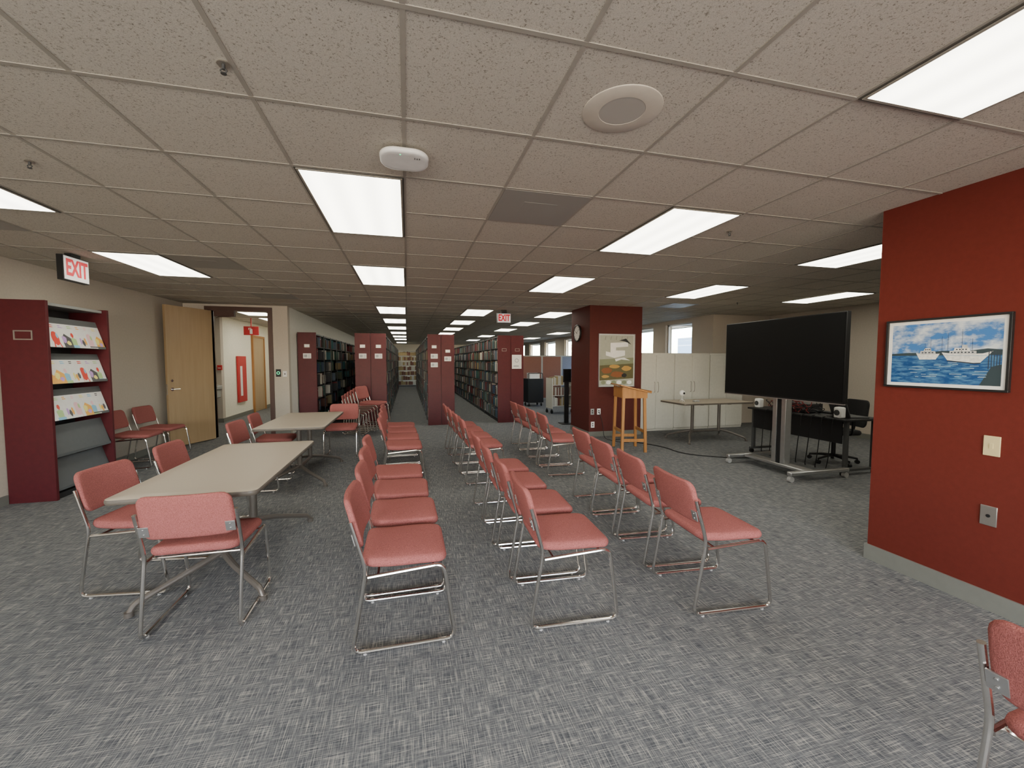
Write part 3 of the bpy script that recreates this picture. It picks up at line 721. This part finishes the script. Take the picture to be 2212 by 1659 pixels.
# ------------------------------------------------------------------ television on stand
r=root('television','large black flat screen television on wheeled stand','television',(4.80,4.47,0),-PI/2)
bm=B(); box(bm,-.90,.90,-.03,.03,1.02,2.07); mk('tv_housing',bm,M['blackpl'],r,bevel=.006)
bm=B(); box(bm,-.885,.885,-.034,-.030,1.04,2.057); mk('screen',bm,M['screen'],r,False)
bm=B(); box(bm,-.90,.90,-.031,.0,1.008,1.02); mk('trim_strip',bm,M['alum'],r,False)
bm=B(); box(bm,-.03,.03,.06,.16,.10,1.9,0); box(bm,-.10,-.035,.05,.15,.10,1.7,1); box(bm,.035,.10,.05,.15,.10,1.7,1); mk('column',bm,[M['blackpl'],M['alum']],r,bevel=.003)
bm=B(); box(bm,-.4,.4,.03,.06,1.3,1.8); mk('mount_bracket',bm,M['blackpl'],r,False)
bm=B(); box(bm,-.55,.40,.04,.20,.09,.13); mk('cross_beam',bm,M['alum'],r,bevel=.01)
for s in (-.60,.42):
    bm=B()
    box(bm,s-.035,s+.035,-.22,.72,.08,.13); mk('base_leg',bm,M['alum'],r,bevel=.012)
    for yv in (-.19,.69):
        bm=B(); cyl(bm,(s-.022,yv,.036),(s+.022,yv,.036),.036,mi=0); cyl(bm,(s,yv,.05),(s,yv,.085),.012,mi=0); mk('caster',bm,M['glide'],r)
# ------------------------------------------------------------------ desk
r=root('computer_desk','black computer desk with metal legs and cable panel','desk',(5.80,4.85,0),-PI/2)
bm=B(); cushion(bm,.80,.33,.028,.02,.005,lambda x,y,z:Vector((x,y,z+.72))); mk('desktop',bm,M['blackpl'],r)
bm=B(); box(bm,-.715,.715,-.28,-.265,.42,.715); mk('modesty_panel',bm,M['blackpl'],r)
for s in (-1,1):
    bm=B()
    for yv in (-.24,.24): box(bm,s*.74-.025,s*.74+.025,yv-.02,yv+.02,.09,.72)
    box(bm,s*.74-.025,s*.74+.025,-.30,.30,.06,.09); mk('leg_frame',bm,M['darkgrey'],r,bevel=.003)
    for yv in (-.27,.27):
        bm=B(); cyl(bm,(s*.74-.02,yv,.03),(s*.74+.02,yv,.03),.03); cyl(bm,(s*.74,yv,.03),(s*.74,yv,.062),.008); mk('caster',bm,M['blackpl'],r)
for y in (5.52,4.22):
    r=root('desk_speaker','small white desktop speaker with round driver','speaker',(5.58,y,.7485),-PI/2,'white desk speakers')
    bm=B(); box(bm,-.05,.05,-.05,.05,0,.15); mk('speaker_body',bm,M['white'],r,bevel=.02)
    bm=B(); cyl(bm,(0,-.053,.075),(0,-.0505,.075),.038,seg=24); cyl(bm,(0,-.056,.075),(0,-.053,.075),.014,seg=16); mk('speaker_cone',bm,M['darkgrey'],r)
r=root('av_receiver','black audio video receiver with knobs on desk','electronics',(5.80,4.95,.7485),-PI/2)
bm=B(); box(bm,-.21,.21,-.14,.14,.01,.13); mk('case',bm,M['black'],r,bevel=.003)
bm=B()
for x in (-.15,.0,.15): cyl(bm,(x,-.155,.06),(x,-.14,.06),.018)
mk('knobs',bm,M['alum'],r)
r=root('computer_case','small black desktop computer lying on black desk','computer',(5.98,5.35,.7485),-PI/2)
bm=B(); box(bm,-.15,.15,-.08,.08,0,.18); mk('case',bm,M['blackpl'],r,bevel=.004)
bm=B(); box(bm,-.13,.13,-.083,-.08,.02,.16); mk('front_grille',bm,M['darkgrey'],r,False)
r=root('computer_keyboard','black computer keyboard on desk','keyboard',(5.95,4.62,.7485),PI/2)
bm=B(); box(bm,-.2,.2,-.07,.07,0,.02); mk('keyboard_body',bm,M['blackpl'],r,bevel=.003)
bm=B()
for i in range(14):
    for j in range(4): box(bm,-.19+.027*i,-.168+.027*i,-.058+.03*j,-.033+.03*j,.02,.026)
mk('keys',bm,M['darkgrey'],r,False)
r=root('laptop','open dark laptop computer on black desk','laptop',(5.85,4.28,.7485),PI/2-.3)
bm=B(); box(bm,-.17,.17,-.12,.12,0,.018); mk('laptop_base',bm,M['darkgrey'],r,bevel=.003)
bm=B(); box(bm,-.17,.17,-.006,.006,0,.23,0,Matrix.Translation((0,.125,.018))@Matrix.Rotation(-.3,4,'X')); mk('laptop_lid',bm,M['darkgrey'],r,bevel=.003)
bm=B(); rnd=random.Random(3)
for i in range(26):
    p=[Vector((5.58+rnd.uniform(0,.1),4.4+rnd.uniform(-.1,.95),.756))]
    for j in range(6): p.append(p[-1]+Vector((rnd.uniform(-.05,.06),rnd.uniform(-.14,.14),rnd.uniform(0,.11) if j%2==0 else -.0)))
    for q in p: q.z=max(.756,min(q.z,.95)); q.x=max(5.52,min(q.x,5.66)); q.y=max(4.32,min(q.y,5.42))
    sweep(bm,fillet(p,.05,4),.005,6,1 if i%4==0 else 0)
for i in range(8):
    y0=4.20+i*.15
    sweep(bm,fillet([(5.50,y0,.756),(5.44,y0,.75),(5.45,y0+.05,.18+.05*i),(5.50,y0+.12,.02),(5.62,y0+.2,.012)],.12,5),.006,6,0)
o=mk('cable_tangle',bm,[M['blackpl'],mat('red_cable',(.25,.02,.02),.5)]); o['kind']='stuff'; tag(o,'tangle of black and red cables on desk','cables')
r=root('webcam','white round conference camera on small tripod','camera',(5.02,6.72,.7445),0)
bm=B(); 
for a in range(3): sweep(bm,[(0,0,.05),(.05*math.cos(a*2.1),.05*math.sin(a*2.1),.004)],.005,6)
cyl(bm,(0,0,.05),(0,0,.11),.007); mk('tripod',bm,M['white'],r)
bm=B(); bmesh.ops.create_uvsphere(bm,u_segments=20,v_segments=12,radius=.055,matrix=Matrix.Translation((0,0,.16))); mk('camera_head',bm,M['white'],r)
bm=B(); cyl(bm,(0,-.058,.16),(0,-.045,.16),.02); mk('camera_lens',bm,M['blackpl'],r)
bm=B(); cushion(bm,.06,.035,.03,.02,.012); tag(mk('computer_mouse',bm,M['grey'],loc=(5.25,6.62,.7445)),'grey computer mouse on beige table','mouse')
# office chair
def office_chair(loc,rz):
    r=root('office_chair','black mesh swivel office chair on five star base','office chair',loc,rz)
    bm=B(); cushion(bm,.24,.25,.07,.08,.03,lambda x,y,z:Vector((x,y,z+.44))); mk('seat',bm,M['blackmat'],r)
    bm=B(); cushion(bm,.20,.23,.03,.08,.012,lambda x,y,z:Vector((-.24-z-.04*(1-(y/.23)**2)-.12*(x+.28),y,.74+x))); mk('backrest',bm,M['blackmat'],r)
    bm=B(); cyl(bm,(0,0,.10),(0,0,.44),.028); sweep(bm,fillet([(-.05,0,.43),(-.27,0,.42),(-.33,0,.75)],.08),.02); mk('stem',bm,M['blackpl'],r)
    for s in (-1,1):
        bm=B(); sweep(bm,fillet([(-.02,s*.2,.45),(-.02,s*.30,.46),(-.02,s*.30,.66)],.04),.014); box(bm,-.14,.12,s*.30-.04,s*.30+.04,.66,.69); mk('armrest',bm,M['blackpl'],r,bevel=.008)
    for i in range(5):
        a=i*2*PI/5+.3; c,s_=math.cos(a),math.sin(a)
        bm=B(); sweep(bm,[(0,0,.11),(c*.15,s_*.15,.10),(c*.30,s_*.30,.075)],.022,8,0,.015); mk('base_arm',bm,M['blackpl'],r)
        bm=B(); cyl(bm,(c*.30-s_*.02,s_*.30+c*.02,.028),(c*.30+s_*.02,s_*.30-c*.02,.028),.028); cyl(bm,(c*.3,s_*.3,.03),(c*.3,s_*.3,.075),.008); mk('caster',bm,M['blackpl'],r)
    return r
office_chair((6.15,4.72,0),2.9)
bm=B(); sweep(bm,fillet([(4.1,7.45,.02),(4.0,6.9,.008),(4.35,6.3,.008),(4.3,5.7,.008),(4.9,5.25,.008),(5.4,5.2,.008)],.3,8),.008,8)
tag(mk('power_cable',bm,M['blackpl']),'black power cable lying across the carpet','cable')
bm=B(); sweep(bm,fillet([(3.70,7.505,.50),(3.70,7.35,.3),(3.66,7.2,.02),(3.75,6.9,.008),(3.95,6.75,.008),(4.05,7.0,.008),(3.85,7.1,.008)],.1,8),.006,8)
tag(mk('power_cable',bm,M['blackpl']),'black cable looping from outlet to the floor','cable')
# ------------------------------------------------------------------ items beyond stacks
pb=mat('partition_fabric_rust',(.20,.085,.06),.9); pg=mat('partition_fabric_blue',(.15,.17,.24),.9)
for x0,x1,m_,lb in ((4.15,5.05,pb,'rust fabric office partition'),(5.05,5.85,pb,'rust fabric office partition with metal trim'),(5.85,6.55,pg,'blue grey fabric office partition')):
    r=root('office_partition',lb,'partition',((x0+x1)/2,15.2,0)); h=(x1-x0)/2
    bm=B(); box(bm,-h+.03,h-.03,-.025,.025,.08,1.68); mk('panel',bm,m_,r)
    bm=B(); box(bm,-h,-h+.03,-.03,.03,0,1.72); box(bm,h-.03,h,-.03,.03,0,1.72); box(bm,-h+.03,h-.03,-.03,.03,1.68,1.72); box(bm,-h+.03,h-.03,-.03,.03,0,.08); mk('frame',bm,M['grey'],r,False)
r=root('utility_cart','black plastic utility cart with shelves','cart',(4.12,13.3,0),.1)
bm=B(); box(bm,-.28,.28,-.22,.22,.12,.15); box(bm,-.28,.28,-.22,.22,.50,.53); box(bm,-.28,.28,-.22,.22,.88,.92); box(bm,-.28,-.26,-.22,.22,.15,.9); box(bm,.26,.28,-.22,.22,.15,.9); box(bm,-.26,.26,-.22,-.2,.15,.9); mk('cart_body',bm,M['blackpl'],r,bevel=.006)
bm=B(); sweep(bm,fillet([(-.26,-.18,.92),(-.26,-.18,1.1),(.26,-.18,1.1),(.26,-.18,.92)],.04),.012); mk('handle',bm,M['blackpl'],r)
for sx in (-1,1):
    for sy in (-1,1):
        bm=B(); cyl(bm,(sx*.22-.015,sy*.17,.05),(sx*.22+.015,sy*.17,.05),.05); cyl(bm,(sx*.22,sy*.17,.05),(sx*.22,sy*.17,.12),.012); mk('caster',bm,M['blackpl'],r)
r=root('paper_box','white box resting on black cart','box',(4.12,13.3,.921),.1); bm=B(); box(bm,-.18,.18,-.13,.13,0,.16); mk('carton',bm,M['paper'],r,bevel=.003); bm=B(); box(bm,-.185,.185,-.135,.135,.16,.185); mk('lid',bm,M['paper'],r,bevel=.003)
r=root('book_truck','cream metal library book truck with sloped shelves','book cart',(4.30,11.3,0),.15)
for s in (-1,1):
    bm=B(); box(bm,s*.33-.012,s*.33+.012,-.20,.20,.14,1.02); mk('side_panel',bm,M['cab'],r,bevel=.008)
for z in (.22,.52,.82):
    bm=B(); box(bm,-.318,.318,-.18,.18,z-.012,z); box(bm,-.318,.318,.165,.18,z,z+.08); mk('shelf',bm,M['cab'],r)
for sx in (-1,1):
    for sy in (-1,1):
        bm=B(); cyl(bm,(sx*.33-.015,sy*.15,.055),(sx*.33+.015,sy*.15,.055),.055); cyl(bm,(sx*.33,sy*.15,.055),(sx*.33,sy*.15,.14),.012); mk('caster',bm,M['blackpl'],r)
Rz=Matrix.Rotation(.15,4,'Z')
for z in (.22,.52,.82):
    x=-.30
    while x<.24:
        t=random.uniform(.03,.06); p=Rz@Vector((x+t/2,-.02,0))
        bm=B(); ci=random.choice([5,9,7,10,5]); box(bm,-t/2+.001,t/2-.001,-.11,.11,0,random.uniform(.2,.27))
        o=mk('folder',bm,M['books'][ci],smooth=False,loc=(4.30+p.x,11.3+p.y,z+.001),rot=(0,0,.15)); tag(o,'paper folder standing on the book truck','folder','folders on book truck'); x+=t+.003
r=root('display_stand','slim black freestanding post with small screen','stand',(3.70,9.25,0),0)
bm=B(); cushion(bm,.16,.16,.02,.05,.006); mk('base',bm,M['blackpl'],r)
bm=B(); box(bm,-.05,.05,-.03,.03,.02,1.15); mk('post',bm,M['blackpl'],r,bevel=.004)
bm=B(); box(bm,-.10,.10,-.05,-.02,1.0,1.32); mk('panel',bm,M['blackpl'],r,bevel=.006)
bm=B(); box(bm,-.085,.085,-.052,-.05,1.02,1.30); mk('screen',bm,M['screen'],r,False)
r=root('drinking_fountain','grey wall mounted drinking fountain in the corridor','drinking fountain',(-4.60,11.487,0),0)
bm=B(); box(bm,-.18,.22,-.34,0,.82,.92); box(bm,-.14,.18,-.28,0,.62,.82); mk('fountain_body',bm,M['grey'],r,bevel=.02)
bm=B(); cushion(bm,.16,.13,.02,.05,.008,lambda x,y,z:Vector((x+.02,y-.17,z+.921))); mk('basin',bm,M['steel'],r)
bm=B(); sweep(bm,fillet([(-.1,-.08,.93),(-.1,-.08,1.0),(-.06,-.12,1.0)],.02),.01,8); mk('spout',bm,M['chrome'],r)
r=root('fire_hose_cabinet','tall red framed panel with pale slot on cream corridor wall','wall cabinet',(-4.388,12.68,1.02),PI/2)
bm=B(); box(bm,-.29,.29,-.04,0,-.62,.62); mk('cabinet_frame',bm,M['signface'],r,bevel=.006)
bm=B(); box(bm,-.16,-.02,-.044,-.04,-.45,.35); mk('pale_strip',bm,M['paper'],r,False)
r=root('fire_extinguisher_sign','red projecting sign with white fire extinguisher symbol','sign',(-3.85,11.9,2.28),.0)
bm=B(); box(bm,-.17,.17,-.012,.012,-.11,.11); box(bm,-.01,.01,-.01,.01,.11,CEIL-2.28); mk('sign_panel',bm,M['signface'],r,False)
bm=B(); slab(bm,[(-.03,-.08),(.03,-.08),(.03,.03),(.015,.05),(-.015,.05),(-.03,.03)],-.015,-.012); slab(bm,[(-.06,.02),(-.045,.02),(-.045,.055),(.0,.06),(0,.075),(-.06,.07)],-.015,-.012); mk('symbol',bm,M['paper'],r,False)
r=root('fire_alarm_pull','small red fire alarm pull station on corridor wall','fire alarm',(-4.42,11.487,1.35),0)
bm=B(); box(bm,-.05,.05,-.04,0,-.06,.06); mk('pull_body',bm,M['signface'],r,bevel=.004)
bm=B(); box(bm,-.03,.03,-.05,-.04,-.02,-.005); mk('pull_handle',bm,M['paper'],r,False)
bm=B(); box(bm,-7,7,-7,7,-30,5.2,0)
m,nt,b=nodes('facade'); 
tc=nt.nodes.new('ShaderNodeTexCoord'); br=nt.nodes.new('ShaderNodeTexBrick'); br.offset=0; br.inputs['Scale'].default_value=.9; br.inputs['Color1'].default_value=(.25,.36,.48,1); br.inputs['Color2'].default_value=(.35,.45,.55,1); br.inputs['Mortar'].default_value=(.8,.82,.85,1); br.inputs['Mortar Size'].default_value=.05; br.inputs['Brick Width'].default_value=1.4; br.inputs['Row Height'].default_value=1.2
mp=nt.nodes.new('ShaderNodeMapping'); mp.inputs['Rotation'].default_value=(PI/2,0,0); nt.links.new(tc.outputs['Object'],mp.inputs[0]); nt.links.new(mp.outputs[0],br.inputs['Vector']); nt.links.new(br.outputs['Color'],b.inputs['Base Color'])
tag(mk('office_tower',bm,m,smooth=False,loc=(50,52,0)),'pale office tower seen through the window','building')
# ------------------------------------------------------------------ world sky, added fill lamps
w=bpy.data.worlds.new('World'); S.world=w; w.use_nodes=True; nt=w.node_tree
bg=nt.nodes['Background']; sk=nt.nodes.new('ShaderNodeTexSky'); sk.sky_type='NISHITA'; sk.sun_disc=False; sk.sun_elevation=math.radians(35); sk.sun_rotation=math.radians(200)
nt.links.new(sk.outputs[0],bg.inputs['Color']); bg.inputs['Strength'].default_value=3.0
def area(name,loc,rot,sx,sy,e,col=(1,1,1)):
    l=bpy.data.lights.new(name,'AREA'); l.shape='RECTANGLE'; l.size=sx; l.size_y=sy; l.energy=e; l.color=col
    o=bpy.data.objects.new(name,l); COL.objects.link(o); o.location=loc; o.rotation_euler=rot; return o
for i,(a,b_) in enumerate(rw): area('added_fill_lamp',((a+b_)/2,-3.05,1.65),(math.radians(100),0,0),1.4,1.4,90,(1,.97,.93))  # added fill lamps brightening the room, set at the invented rear windows
# ------------------------------------------------------------------ camera
cam=bpy.data.cameras.new('camera'); cam.sensor_width=36; cam.sensor_fit='HORIZONTAL'; cam.lens=890/2212*36; cam.clip_start=.02
co=bpy.data.objects.new('camera',cam); COL.objects.link(co); co.location=(0,0,1.51); co.rotation_euler=(math.radians(90-3.2),0,math.radians(-14.25)); S.camera=co
